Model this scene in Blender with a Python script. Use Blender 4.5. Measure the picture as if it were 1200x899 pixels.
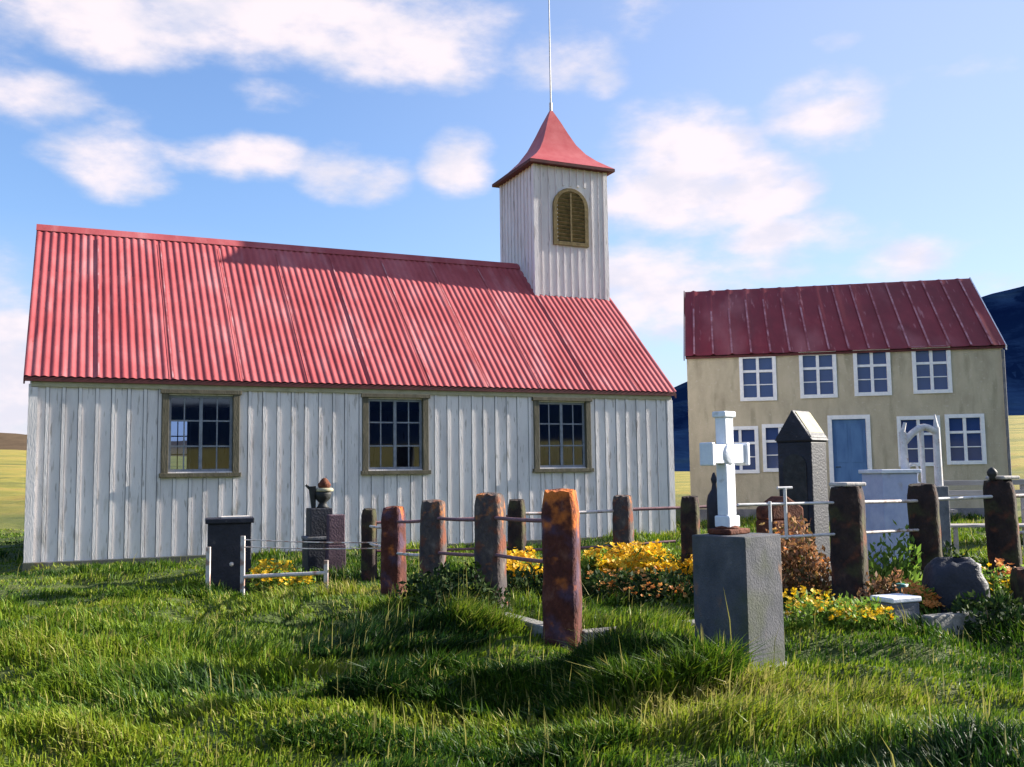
import bpy, math, random
import numpy as np
from mathutils import Vector, Matrix
random.seed(7); rng = np.random.default_rng(11)
scn = bpy.context.scene
for o in list(bpy.data.objects): bpy.data.objects.remove(o)
R = math.radians

# ------------------------------------------------------------ camera
CH_A = 0.424                                    # heading of the church's long axis
cam = bpy.data.cameras.new('camera'); camo = bpy.data.objects.new('camera', cam)
scn.collection.objects.link(camo); scn.camera = camo
cam.sensor_fit = 'HORIZONTAL'; cam.sensor_width = 36.0; cam.lens = 1141.83/1200*36
cam.clip_start = 0.05; cam.clip_end = 5000
camo.matrix_world = Matrix.Translation((0, 0, 1.3)) @ Matrix.Rotation(math.pi/2+0.0899, 4, 'X') @ Matrix.Rotation(-0.0134, 4, 'Z')

# ------------------------------------------------------------ sun, sky, exposure
SUN_EL, SUN_AZ = R(22.5), CH_A - R(4.0)
S = Vector((math.cos(SUN_EL)*math.cos(SUN_AZ), math.cos(SUN_EL)*math.sin(SUN_AZ), math.sin(SUN_EL)))
sl = bpy.data.lights.new('sun', 'SUN'); sl.energy = 5.0; sl.angle = R(0.6); sl.color = (1.0, 0.93, 0.82)
so = bpy.data.objects.new('sun', sl); scn.collection.objects.link(so)
so.rotation_euler = S.to_track_quat('Z', 'Y').to_euler(); so.location = (20, 10, 30)
scn.view_settings.view_transform = 'Standard'; scn.view_settings.look = 'None'
scn.view_settings.exposure = 1.6; scn.view_settings.gamma = 1.0

F_, P_, RO_ = 1141.83, .0899, -.0134
def sky_dir(px, py):
    X, Y = px-600, py-449.5; c, s = math.cos(RO_), math.sin(RO_)
    x = X*c+Y*s; y = -X*s+Y*c
    v = Vector((x/F_, math.cos(P_)+y/F_*math.sin(P_), math.sin(P_)-y/F_*math.cos(P_))).normalized()
    return math.atan2(v.x, v.y), math.asin(v.z)
world = bpy.data.worlds.new('World'); scn.world = world; world.use_nodes = True
nt = world.node_tree; nt.nodes.clear(); L = nt.links.new
def nn(t, **k):
    n = nt.nodes.new(t)
    for a, b in k.items(): setattr(n, a, b)
    return n
def ma(op, a, b=None, c=None):
    n = nn('ShaderNodeMath', operation=op)
    for i, v in enumerate((a, b, c)):
        if v is None: continue
        if isinstance(v, (int, float)): n.inputs[i].default_value = v
        else: L(v, n.inputs[i])
    return n.outputs[0]
sky = nn('ShaderNodeTexSky', sky_type='NISHITA', sun_disc=False)
sky.sun_elevation = SUN_EL; sky.sun_rotation = math.atan2(S.x, S.y)
sky.air_density = 1.15; sky.dust_density = 0.3; sky.ozone_density = 3.0
tc = nn('ShaderNodeTexCoord'); sp = nn('ShaderNodeSeparateXYZ'); L(tc.outputs['Generated'], sp.inputs[0])
az = ma('ARCTAN2', sp.outputs[0], sp.outputs[1]); el = ma('ARCSINE', sp.outputs[2])
nz = nn('ShaderNodeTexNoise'); nz.inputs['Scale'].default_value = 9.0; nz.inputs['Detail'].default_value = 10.0; nz.inputs['Roughness'].default_value = .56
mp = nn('ShaderNodeMapping'); mp.inputs['Scale'].default_value = (1, 1, 2.2); L(tc.outputs['Generated'], mp.inputs[0]); L(mp.outputs[0], nz.inputs['Vector'])
# cumulus clouds: (direction, size in pixels of a 1142 px focal length, strength)
CL = [(120,22,110,42,.9),(330,15,170,50,1.1),(470,40,110,50,1.1),(45,115,60,26,.75),(135,178,55,42,.7),(265,178,88,24,.9),
      (420,200,58,33,.95),(530,195,40,34,.95),(325,116,36,18,.5),(655,66,58,30,.75),(705,92,22,16,.45),(790,205,92,66,1.15),
      (885,218,58,42,1.0),(966,130,55,40,1.1),(930,282,90,26,.9),(1065,305,60,22,.75),(765,340,90,55,.95),(985,48,22,9,.5),
      (1125,84,48,11,.35),(0,430,50,95,1.1),(752,18,34,22,.4),(1160,330,70,30,.5),(860,320,120,30,.7),(20,20,50,40,.5)]
acc = None
for px, py, rx, ry, st in CL:
    a0, e0 = sky_dir(px, py)
    dx = ma('MULTIPLY', ma('SUBTRACT', az, a0), 1142/rx*math.cos(e0)); dy = ma('MULTIPLY', ma('SUBTRACT', el, e0), 1142/ry)
    v = ma('MULTIPLY', ma('SUBTRACT', 1.75, ma('ADD', ma('MULTIPLY', dx, dx), ma('MULTIPLY', dy, dy))), st)
    acc = v if acc is None else ma('SMOOTH_MAX', acc, v, .25)
acc = ma('MAXIMUM', acc, -1.6)
# elsewhere round the sky (never over the view): broken cloud from a broad noise
nb = nn('ShaderNodeTexNoise'); nb.inputs['Scale'].default_value = 2.6; nb.inputs['Detail'].default_value = 2.0; L(mp.outputs[0], nb.inputs['Vector'])
away = ma('MULTIPLY_ADD', ma('ABSOLUTE', az), 2.2, -1.5)
other = ma('SUBTRACT', ma('MULTIPLY', ma('SUBTRACT', nb.outputs['Fac'], .5), 6.0), ma('MAXIMUM', ma('SUBTRACT', 1.6, away), 0.0))
acc = ma('MAXIMUM', acc, ma('MINIMUM', other, .2))
den = ma('ADD', acc, ma('MULTIPLY', ma('SUBTRACT', nz.outputs['Fac'], .5), 5.0))
mr = nn('ShaderNodeMapRange', interpolation_type='SMOOTHSTEP'); mr.inputs['From Min'].default_value = 0.0; mr.inputs['From Max'].default_value = 1.9; L(den, mr.inputs['Value'])
hz = nn('ShaderNodeMapRange', interpolation_type='SMOOTHSTEP'); L(el, hz.inputs['Value'])
hz.inputs['From Min'].default_value = .30; hz.inputs['From Max'].default_value = -.02; hz.inputs['To Max'].default_value = .8
veil = nn('ShaderNodeMapRange', interpolation_type='SMOOTHSTEP'); L(az, veil.inputs['Value'])      # thin high haze, thicker towards the sun's side
veil.inputs['From Min'].default_value = -.35; veil.inputs['From Max'].default_value = .55; veil.inputs['To Min'].default_value = .06; veil.inputs['To Max'].default_value = .55
hv = ma('MAXIMUM', hz.outputs[0], veil.outputs[0])
mask = ma('SUBTRACT', 1.0, ma('MULTIPLY', ma('SUBTRACT', 1.0, mr.outputs[0]), ma('SUBTRACT', 1.0, hv))); mask = ma('MULTIPLY', mask, .97)
n3 = nn('ShaderNodeTexNoise'); n3.inputs['Scale'].default_value = 14.0; n3.inputs['Detail'].default_value = 5.0
m3 = nn('ShaderNodeMapping'); m3.inputs['Location'].default_value = (3, 1, .05); m3.inputs['Scale'].default_value = (1, 1, 2.0); L(tc.outputs['Generated'], m3.inputs[0]); L(m3.outputs[0], n3.inputs['Vector'])
shd = nn('ShaderNodeMapRange', interpolation_type='SMOOTHSTEP'); L(n3.outputs['Fac'], shd.inputs['Value']); shd.inputs['From Min'].default_value = .34; shd.inputs['From Max'].default_value = .56; shd.inputs['To Min'].default_value = .45
cc = nn('ShaderNodeMix', data_type='RGBA'); L(ma('MULTIPLY', mr.outputs[0], shd.outputs[0]), cc.inputs[0])
cc.inputs[6].default_value = (4.5, 4.8, 5.9, 1); cc.inputs[7].default_value = (7.0, 6.3, 6.6, 1)
gain = nn('ShaderNodeMix', data_type='RGBA', blend_type='MULTIPLY'); gain.inputs[0].default_value = 1.0
L(sky.outputs[0], gain.inputs[6]); gain.inputs[7].default_value = (1.15, 1.3, 1.6, 1)
mx = nn('ShaderNodeMix', data_type='RGBA'); L(mask, mx.inputs[0]); L(gain.outputs[2], mx.inputs[6]); L(cc.outputs[2], mx.inputs[7])
bg = nn('ShaderNodeBackground'); bg.inputs['Strength'].default_value = 0.05
L(mx.outputs[2], bg.inputs[0]); wo = nn('ShaderNodeOutputWorld'); L(bg.outputs[0], wo.inputs[0])

# ------------------------------------------------------------ helpers
def tag(o, label=None, cat=None, group=None, kind=None):
    for k, v in (('label', label), ('category', cat), ('group', group), ('kind', kind)):
        if v: o[k] = v
    return o
def empty(name, loc, rz, label, cat, group=None):
    o = bpy.data.objects.new(name, None); scn.collection.objects.link(o)
    o.location = loc; o.rotation_euler = (0, 0, rz); o.empty_display_size = .2
    return tag(o, label, cat, group)
class MB:
    def __init__(s): s.v = []; s.f = []; s.sm = []
    def add(s, vs, fs, smooth=False):
        b = len(s.v); s.v += [tuple(v) for v in vs]; s.f += [tuple(b+i for i in f) for f in fs]; s.sm += [smooth]*len(fs); return s
    def box(s, x0, x1, y0, y1, z0, z1, M=None):
        vs = [Vector((x, y, z)) for z in (z0, z1) for x, y in ((x0, y0), (x1, y0), (x1, y1), (x0, y1))]
        if M: vs = [M @ v for v in vs]
        return s.add(vs, [(3,2,1,0),(4,5,6,7),(0,1,5,4),(1,2,6,5),(2,3,7,6),(3,0,4,7)])
    def poly(s, pts): return s.add(pts, [tuple(range(len(pts)))])
    def prism(s, pts, d):                         # pts: planar loop, d: extrusion vector
        n = len(pts); d = Vector(d); a = [Vector(p) for p in pts]
        return s.add(a+[p+d for p in a], [tuple(reversed(range(n))), tuple(range(n, 2*n))]+[(i, (i+1) % n, n+(i+1) % n, n+i) for i in range(n)])
    def tube(s, p0, p1, r0, r1=None, n=10):
        r1 = r0 if r1 is None else r1; p0 = Vector(p0); p1 = Vector(p1); d = (p1-p0).normalized()
        a = d.orthogonal().normalized(); b = d.cross(a)
        vs = [p+(a*math.cos(2*math.pi*i/n)+b*math.sin(2*math.pi*i/n))*r for p, r in ((p0, r0), (p1, r1)) for i in range(n)]
        s.add(vs, [(i, (i+1) % n, n+(i+1) % n, n+i) for i in range(n)], True)
        s.add(vs[:n], [tuple(reversed(range(n)))]); s.add(vs[n:], [tuple(range(n))]); return s
    def path(s, pts, r, n=8):
        for a, b in zip(pts[:-1], pts[1:]): s.tube(a, b, r, r, n)
        return s
    def lathe(s, prof, c=(0, 0, 0), n=20, square=False):
        vs = []
        for r, z in prof:
            for i in range(n):
                t = 2*math.pi*i/n; vs.append((c[0]+r*math.cos(t), c[1]+r*math.sin(t), c[2]+z))
        fs = [(j*n+i, j*n+(i+1) % n, (j+1)*n+(i+1) % n, (j+1)*n+i) for j in range(len(prof)-1) for i in range(n)]
        fs += [tuple(reversed(range(n))), tuple(range((len(prof)-1)*n, len(prof)*n))]
        return s.add(vs, fs, True)
    def build(s, name, mat, parent=None, bevel=0):
        me = bpy.data.meshes.new(name); me.from_pydata(s.v, [], s.f); me.materials.append(mat)
        me.polygons.foreach_set('use_smooth', s.sm); me.update()
        o = bpy.data.objects.new(name, me); scn.collection.objects.link(o)
        if parent: o.parent = parent
        if bevel:
            m = o.modifiers.new('bevel', 'BEVEL'); m.width = bevel; m.segments = 2; m.limit_method = 'ANGLE'
        return o
def np_mesh(name, V, faces_q, faces_t, mat, smooth=False, col=None, parent=None):
    me = bpy.data.meshes.new(name); me.vertices.add(len(V)); me.vertices.foreach_set('co', V.astype(np.float32).ravel())
    nq, ntr = len(faces_q), len(faces_t)
    li = np.concatenate([faces_q.ravel(), faces_t.ravel()]).astype(np.int32)
    me.loops.add(len(li)); me.loops.foreach_set('vertex_index', li); me.polygons.add(nq+ntr)
    me.polygons.foreach_set('loop_start', np.concatenate([np.arange(nq)*4, nq*4+np.arange(ntr)*3]).astype(np.int32))
    me.polygons.foreach_set('use_smooth', np.full(nq+ntr, smooth))
    if col is not None:
        a = me.color_attributes.new('tint', 'FLOAT_COLOR', 'POINT'); a.data.foreach_set('color', col.astype(np.float32).ravel())
    me.update(calc_edges=True); me.validate(); me.materials.append(mat)
    o = bpy.data.objects.new(name, me); scn.collection.objects.link(o)
    if parent: o.parent = parent
    return o
def vn(x, y, seed=0):                              # value noise, 0..1
    x = np.asarray(x, float); y = np.asarray(y, float); xi = np.floor(x); yi = np.floor(y); fx = x-xi; fy = y-yi
    fx = fx*fx*(3-2*fx); fy = fy*fy*(3-2*fy)
    def hsh(a, b):
        t = np.sin(a*127.1+b*311.7+seed*74.7)*43758.5453; return t-np.floor(t)
    return (hsh(xi, yi)*(1-fx)+hsh(xi+1, yi)*fx)*(1-fy)+(hsh(xi, yi+1)*(1-fx)+hsh(xi+1, yi+1)*fx)*fy
def fbm(x, y, o=4, seed=0):
    t = 0; a = .5
    for i in range(o): t = t+a*vn(x*2**i, y*2**i, seed+i); a *= .5
    return t/(1-.5**o)
def sst(a, b, x): t = np.clip((x-a)/(b-a), 0, 1); return t*t*(3-2*t)

# ------------------------------------------------------------ materials
def mat(name, stops, scale=8, detail=5, rough=.8, bump=0, bscale=None, stretch=(1, 1, 1), spec=.3, metal=0, rnd=False, extra=None, coord='Object', bdist=.02):
    m = bpy.data.materials.new(name); m.use_nodes = True; t = m.node_tree; b = t.nodes['Principled BSDF']
    N = t.nodes.new; K = t.links.new
    b.inputs['Roughness'].default_value = rough; b.inputs['Specular IOR Level'].default_value = spec; b.inputs['Metallic'].default_value = metal
    co = N('ShaderNodeTexCoord'); mpn = N('ShaderNodeMapping'); mpn.inputs['Scale'].default_value = stretch; K(co.outputs[coord], mpn.inputs[0])
    nzn = N('ShaderNodeTexNoise'); nzn.inputs['Scale'].default_value = scale; nzn.inputs['Detail'].default_value = detail; nzn.inputs['Roughness'].default_value = .62
    K(mpn.outputs[0], nzn.inputs['Vector']); r = N('ShaderNodeValToRGB'); K(nzn.outputs['Fac'], r.inputs[0])
    e = r.color_ramp.elements
    while len(e) < len(stops): e.new(.5)
    for q, (p, c) in zip(e, stops): q.position = p; q.color = (*c, 1)
    out = r.outputs[0]
    if extra: out = extra(t, out, co)
    K(out, b.inputs['Base Color'])
    if bump:
        n2 = N('ShaderNodeTexNoise'); n2.inputs['Scale'].default_value = bscale or scale*4; n2.inputs['Detail'].default_value = 6; K(mpn.outputs[0], n2.inputs['Vector'])
        bn = N('ShaderNodeBump'); bn.inputs['Strength'].default_value = bump; bn.inputs['Distance'].default_value = bdist; K(n2.outputs['Fac'], bn.inputs['Height']); K(bn.outputs[0], b.inputs['Normal'])
    return m
def spots(col, scale, lo, hi, stretch=(1, 1, 1), detail=4, fac=1.0, zlo=None, zhi=None, zin=(0, 1)):
    """patches of another colour (wear, lichen), optionally more of it between two heights of the object"""
    def f(t, out, co):
        N = t.nodes.new; K = t.links.new
        mpn = N('ShaderNodeMapping'); mpn.inputs['Scale'].default_value = stretch; mpn.inputs['Location'].default_value = (3.1, 7.7, 1.3); K(co.outputs['Object'], mpn.inputs[0])
        n = N('ShaderNodeTexNoise'); n.inputs['Scale'].default_value = scale; n.inputs['Detail'].default_value = detail; K(mpn.outputs[0], n.inputs['Vector'])
        v = n.outputs['Fac']
        if zlo is not None:
            s = N('ShaderNodeSeparateXYZ'); K(co.outputs['Object'], s.inputs[0]); zr = N('ShaderNodeMapRange'); K(s.outputs[2], zr.inputs['Value'])
            zr.inputs['From Min'].default_value = zlo; zr.inputs['From Max'].default_value = zhi; zr.inputs['To Min'].default_value = zin[0]; zr.inputs['To Max'].default_value = zin[1]
            a = N('ShaderNodeMath'); a.operation = 'ADD'; K(v, a.inputs[0]); K(zr.outputs[0], a.inputs[1]); v = a.outputs[0]
        r = N('ShaderNodeMapRange'); r.interpolation_type = 'SMOOTHSTEP'; K(v, r.inputs['Value']); r.inputs['From Min'].default_value = lo; r.inputs['From Max'].default_value = hi; r.inputs['To Max'].default_value = fac
        m = N('ShaderNodeMix'); m.data_type = 'RGBA'; K(r.outputs[0], m.inputs[0]); K(out, m.inputs[6]); m.inputs[7].default_value = (*col, 1)
        return m.outputs[2]
    return f
def chain(*fs):
    def f(t, out, co):
        for q in fs: out = q(t, out, co)
        return out
    return f
M = {}
M['white_board'] = mat('white_board', [(.3, (.62, .58, .57)), (.55, (.78, .735, .72)), (.8, (.84, .80, .775))], 3, 6, .6, .25, 60, (1, 1, .25),
    extra=chain(spots((.34, .30, .27), 9, .60, .70, (3, 3, .35), fac=.75), spots((.40, .36, .30), 5, .62, .85, (1.6, 1.6, .5), zlo=1.6, zhi=0, zin=(0, .14), fac=.6)))
M['gap_grime'] = mat('gap_grime', [(.3, (.10, .095, .11)), (.7, (.26, .25, .28))], 6, 5, .9, 0, None, (1, 1, .4))
M['sash_grey'] = mat('sash_grey', [(.3, (.16, .18, .22)), (.7, (.28, .30, .34))], 12, 4, .7)
M['tower_board'] = mat('tower_board', [(.3, (.64, .60, .60)), (.7, (.82, .775, .765))], 3, 6, .6, .25, 60, (1, 1, .25), extra=spots((.36, .32, .30), 8, .58, .70, (3, 3, .35), fac=.7))
M['red_roof'] = mat('red_roof', [(.3, (.29, .05, .055)), (.55, (.39, .085, .092)), (.8, (.46, .15, .155))], 1.3, 7, .7, .1, 30, (1, .6, .6), spec=.2,
    extra=chain(spots((.50, .22, .23), 2.5, .50, .78, (1.6, .35, .35), fac=.5), spots((.22, .05, .04), 22, .66, .74, (1, .5, .5), fac=.8)))
M['house_roof'] = mat('house_roof', [(.3, (.13, .010, .015)), (.6, (.21, .018, .026)), (.85, (.32, .05, .055))], 1.1, 7, .55, .1, 20, (1, .5, .5),
    extra=chain(spots((.40, .14, .14), .8, .50, .80, (1, .4, .4), fac=.7), spots((.45, .2, .2), 5, .62, .75, (2.2, .3, .3), fac=.6)))
M['lap_worn'] = mat('lap_worn', [(.35, (.30, .05, .055)), (.52, (.40, .12, .13)), (.7, (.50, .27, .28))], 3, 6, .8)
M['worn_seam'] = mat('worn_seam', [(.35, (.18, .03, .04)), (.5, (.30, .11, .13)), (.7, (.46, .26, .29))], 2.5, 6, .7, 0, None, (1, 1, 1))
M['tower_roof'] = mat('tower_roof', [(.3, (.36, .055, .06)), (.7, (.46, .12, .12))], 3, 5, .5, .1, 30)
M['dark_fascia'] = mat('dark_fascia', [(.3, (.06, .02, .02)), (.7, (.13, .035, .035))], 6, 4, .7)
M['olive_trim'] = mat('olive_trim', [(.3, (.075, .068, .045)), (.7, (.15, .13, .09))], 12, 5, .8, .3, 60, (1, 1, .3))
M['tan_trim'] = mat('tan_trim', [(.3, (.34, .31, .20)), (.7, (.46, .42, .28))], 9, 5, .8, .2, 60)
M['louvre'] = mat('louvre', [(.3, (.10, .075, .03)), (.7, (.22, .165, .07))], 10, 5, .8, .2, 60)
M['concrete'] = mat('concrete', [(.3, (.045, .05, .062)), (.6, (.095, .096, .11)), (.8, (.18, .17, .17))], 5, 8, .9, .35, 90, (1, 1, .8),
    extra=chain(spots((.30, .14, .06), 7, .60, .72, (1, 1, .4), fac=.6), spots((.06, .07, .04), 3, .5, .75, zlo=.5, zhi=0, zin=(0, .25), fac=.7)))
M['kerb_concrete'] = mat('kerb_concrete', [(.3, (.15, .145, .13)), (.7, (.30, .285, .26))], 9, 6, .9, .5, 50)
M['interior'] = mat('interior', [(.3, (.08, .06, .05)), (.7, (.12, .09, .07))], 3, 3, .9)
M['house_wall'] = mat('house_wall', [(.3, (.35, .305, .225)), (.55, (.46, .405, .30)), (.8, (.54, .47, .36))], 2.2, 7, .9, .35, 40, (1, 1, .5),
    extra=chain(spots((.24, .22, .15), 3, .52, .72, (1.5, 1.5, .3), fac=.6), spots((.52, .46, .38), 14, .60, .70, fac=.5)))
M['window_white'] = mat('window_white', [(.3, (.66, .68, .74)), (.7, (.80, .80, .82))], 12, 4, .5)
M['blue_door'] = mat('blue_door', [(.3, (.05, .12, .28)), (.7, (.09, .19, .38))], 5, 5, .5, .1, 40, (1, 1, .3))
M['dark_stone'] = mat('dark_stone', [(.3, (.012, .014, .022)), (.6, (.024, .026, .038)), (.85, (.06, .055, .07))], 7, 7, .6, .4, 40,
    extra=spots((.26, .22, .20), 8, .66, .76, fac=.5))
M['grey_stone'] = mat('grey_stone', [(.3, (.10, .105, .12)), (.7, (.20, .20, .22))], 6, 6, .85, .4, 40, extra=spots((.32, .27, .20), 6, .6, .7, fac=.6))
M['maroon_stone'] = mat('maroon_stone', [(.3, (.07, .04, .055)), (.7, (.13, .08, .10))], 7, 6, .7, .3, 40)
M['rust'] = mat('rust', [(.3, (.05, .014, .010)), (.55, (.13, .04, .02)), (.8, (.24, .10, .05))], 14, 7, .9, .6, 60)
M['pale_stone'] = mat('pale_stone', [(.3, (.36, .40, .58)), (.7, (.52, .55, .70))], 6, 6, .8, .2, 40, extra=spots((.35, .30, .30), 6, .6, .75, fac=.5))
M['marble'] = mat('marble', [(.3, (.60, .63, .72)), (.7, (.80, .82, .86))], 8, 6, .5, .15, 40, extra=spots((.40, .38, .36), 9, .64, .76, fac=.6))
M['white_iron'] = mat('white_iron', [(.3, (.48, .46, .46)), (.7, (.68, .66, .66))], 15, 5, .5, .1, 50, extra=spots((.35, .18, .10), 16, .62, .72, fac=.7))
M['rail_paint'] = mat('rail_paint', [(.3, (.42, .38, .36)), (.7, (.66, .60, .58))], 15, 5, .7, .2, 50, extra=spots((.25, .11, .07), 9, .5, .65, fac=.8))
M['rail_dark'] = mat('rail_dark', [(.3, (.12, .06, .07)), (.7, (.25, .13, .14))], 15, 5, .7, .2, 50)
M['lichen_post'] = mat('lichen_post', [(.3, (.035, .03, .04)), (.55, (.08, .065, .06)), (.8, (.22, .18, .15))], 9, 7, .95, .8, 45, (1, 1, .6),
    extra=chain(spots((.16, .045, .02), 5, .50, .66, fac=.85), spots((.50, .17, .04), 6, .62, .80, zlo=.55, zhi=1.12, zin=(0, .13))))
M['rusty_post'] = mat('rusty_post', [(.3, (.04, .013, .012)), (.55, (.09, .026, .018)), (.8, (.22, .10, .07))], 8, 7, .95, .8, 45, (1, 1, .6),
    extra=chain(spots((.07, .05, .09), 4, .50, .66, fac=.7), spots((.55, .15, .03), 6, .56, .76, zlo=.75, zhi=1.12, zin=(0, .15))))
M['dark_post'] = mat('dark_post', [(.3, (.014, .011, .012)), (.6, (.04, .025, .022)), (.85, (.12, .085, .065))], 9, 7, .95, .8, 45, (1, 1, .6),
    extra=chain(spots((.15, .05, .025), 5, .54, .7, fac=.8), spots((.08, .085, .03), 4, .5, .66, fac=.5)))
M['cap_stone'] = mat('cap_stone', [(.3, (.40, .36, .33)), (.7, (.62, .57, .52))], 12, 6, .9, .4, 50)
M['teal'] = mat('teal_vase', [(.3, (.03, .13, .13)), (.7, (.06, .22, .21))], 10, 3, .4)
M['grey_wood'] = mat('grey_wood', [(.3, (.26, .23, .22)), (.7, (.48, .44, .42))], 6, 6, .85, .3, 50, (.3, 1, 1))
M['blue_paint'] = mat('blue_paint', [(.3, (.03, .09, .22)), (.7, (.06, .15, .32))], 6, 4, .4)
M['black_iron'] = mat('black_iron', [(.3, (.012, .014, .014)), (.7, (.04, .04, .04))], 14, 5, .6, .2, 40)
M['bark'] = mat('stem', [(.3, (.05, .035, .02)), (.7, (.10, .075, .04))], 20, 4, .9)

def glass():
    m = bpy.data.materials.new('window_glass'); m.use_nodes = True; t = m.node_tree; t.nodes.clear()
    g = t.nodes.new('ShaderNodeBsdfGlossy'); g.inputs['Roughness'].default_value = .03; g.inputs['Color'].default_value = (.8, .85, 1, 1)
    tr = t.nodes.new('ShaderNodeBsdfTransparent'); tr.inputs['Color'].default_value = (.55, .65, .85, 1)
    fr = t.nodes.new('ShaderNodeFresnel'); fr.inputs['IOR'].default_value = 1.9
    x = t.nodes.new('ShaderNodeMixShader'); o = t.nodes.new('ShaderNodeOutputMaterial')
    t.links.new(fr.outputs[0], x.inputs[0]); t.links.new(tr.outputs[0], x.inputs[1]); t.links.new(g.outputs[0], x.inputs[2]); t.links.new(x.outputs[0], o.inputs[0]); return m
M['glass'] = glass()
def blue_glass():
    m = bpy.data.materials.new('old_pane'); m.use_nodes = True; b = m.node_tree.nodes['Principled BSDF']
    b.inputs['Base Color'].default_value = (.025, .055, .17, 1); b.inputs['Roughness'].default_value = .05; b.inputs['Specular IOR Level'].default_value = .5; return m
M['pane_blue'] = blue_glass()
def leafmat(name, ramp, trans=.45, rough=.55):
    """ramp of leaf colours read with each leaf's own random tint"""
    m = bpy.data.materials.new(name); m.use_nodes = True; t = m.node_tree; t.nodes.clear(); N = t.nodes.new; K = t.links.new
    a = N('ShaderNodeAttribute'); a.attribute_name = 'tint'; r = N('ShaderNodeValToRGB'); K(a.outputs['Fac'], r.inputs[0]); e = r.color_ramp.elements
    while len(e) < len(ramp): e.new(.5)
    for q, (p, c) in zip(e, ramp): q.position = p; q.color = (*c, 1)
    p = N('ShaderNodeBsdfPrincipled'); p.inputs['Roughness'].default_value = rough; p.inputs['Specular IOR Level'].default_value = .25; K(r.outputs[0], p.inputs['Base Color'])
    tr = N('ShaderNodeBsdfTranslucent'); K(r.outputs[0], tr.inputs[0]); x = N('ShaderNodeMixShader'); x.inputs[0].default_value = trans
    K(p.outputs[0], x.inputs[1]); K(tr.outputs[0], x.inputs[2]); o = N('ShaderNodeOutputMaterial'); K(x.outputs[0], o.inputs[0]); return m
M['grass'] = leafmat('grass_blades', [(0, (.012, .040, .005)), (.3, (.05, .11, .008)), (.55, (.135, .21, .012)), (.85, (.23, .27, .02)), (1, (.33, .29, .09))], .36)
M['weed'] = leafmat('weed_leaves', [(0, (.008, .022, .006)), (.5, (.02, .05, .010)), (1, (.07, .10, .02))], .2, .8)
M['leaf_bright'] = leafmat('bright_leaves', [(0, (.08, .17, .02)), (1, (.22, .32, .05))])
M['rusty_leaf'] = leafmat('rusty_leaves', [(0, (.06, .07, .02)), (.45, (.20, .10, .04)), (.8, (.38, .18, .09)), (1, (.50, .30, .16))], .35)
M['petal_yellow'] = leafmat('yellow_petals', [(0, (.62, .34, .01)), (.6, (.78, .48, .01)), (1, (.80, .60, .05))], .4)
M['petal_orange'] = leafmat('orange_petals', [(0, (.60, .17, .03)), (.6, (.75, .32, .08)), (1, (.78, .50, .15))], .4)

# ------------------------------------------------------------ ground and mountain
exC = np.array([math.cos(CH_A), math.sin(CH_A)]); eyC = np.array([-math.sin(CH_A), math.cos(CH_A)])
CO = np.array([-7.0032, 14.1336]); CL_, CW, Ch, CHr = 11.01, 6.343, 2.764, 5.719
HS_A = -.1957; HO = np.array([4.474, 24.762]); HL, HW, Hh, HHr = 7.493, 5.556, 4.16, 6.32
AZK = np.radians([-180, -60, -27, -15, 5, 12, 20, 27, 60, 180]); RISE = np.array([.03, .04, .0315, .02, .0, .0, .03, .052, .05, .03])
AZM = np.radians([-180, -60, -29, -26, -10, 5, 10.5, 18, 25.7, 27.8, 35, 60, 180]); MT = np.array([.05, .055, .030, .026, .028, .055, .090, .125, .154, .164, .20, .13, .05])
def ground_h(x, y):
    x = np.asarray(x, float); y = np.asarray(y, float); r = np.hypot(x, y); a = np.arctan2(x, y)
    near = 1-sst(40, 120, r)
    z = near*((fbm(x*.55, y*.55, 3, 3)-.5)*.26+(fbm(x*2.1, y*2.1, 3, 9)-.5)*.21)
    z = z-.0*r
    c = np.interp(a, AZK, RISE)
    z = z+c*np.clip(r-32, 0, None)*sst(26, 60, r)+(fbm(x*.02, y*.02, 4, 5)-.5)*3*sst(50, 160, r)*.5
    return z
def mountain_h(x, y):
    r = np.hypot(x, y); a = np.arctan2(x, y); t = np.interp(a, AZM, MT)
    top = t*1000; s = sst(380, 1000, r)
    n = fbm(x*.006, y*.006, 6, 21)
    rid = 1-np.abs(fbm(x*.012, y*.012, 5, 31)*2-1)
    z = ground_h(x, y)*(1-s)+top*(s**1.1)*(.93+.12*(n-.5)+.06*(rid-.5))+s*(1-s)*60*(rid-.5)
    return z*np.where(r > 1000, np.clip(1-(r-1000)/1500, 0, 1), 1)
radii = np.concatenate([[.01], .7*1.0243**np.arange(0, 330)]); radii = radii[radii < 1600]
NA = 800; ang = np.linspace(0, 2*np.pi, NA, endpoint=False)
def ring_mesh(name, rr, hf, m, kind='structure'):
    A, Rr = np.meshgrid(ang, rr); X = Rr*np.sin(A); Y = Rr*np.cos(A); Z = hf(X, Y)
    V = np.stack([X, Y, Z], -1).reshape(-1, 3); n = len(rr)
    j, i = np.meshgrid(np.arange(n-1), np.arange(NA), indexing='ij'); i2 = (i+1) % NA
    q = np.stack([j*NA+i, (j+1)*NA+i, (j+1)*NA+i2, j*NA+i2], -1).reshape(-1, 4)[:, ::-1]
    o = np_mesh(name, V, q, np.zeros((0, 3), int), m, True); tag(o, kind=kind); return o
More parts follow.
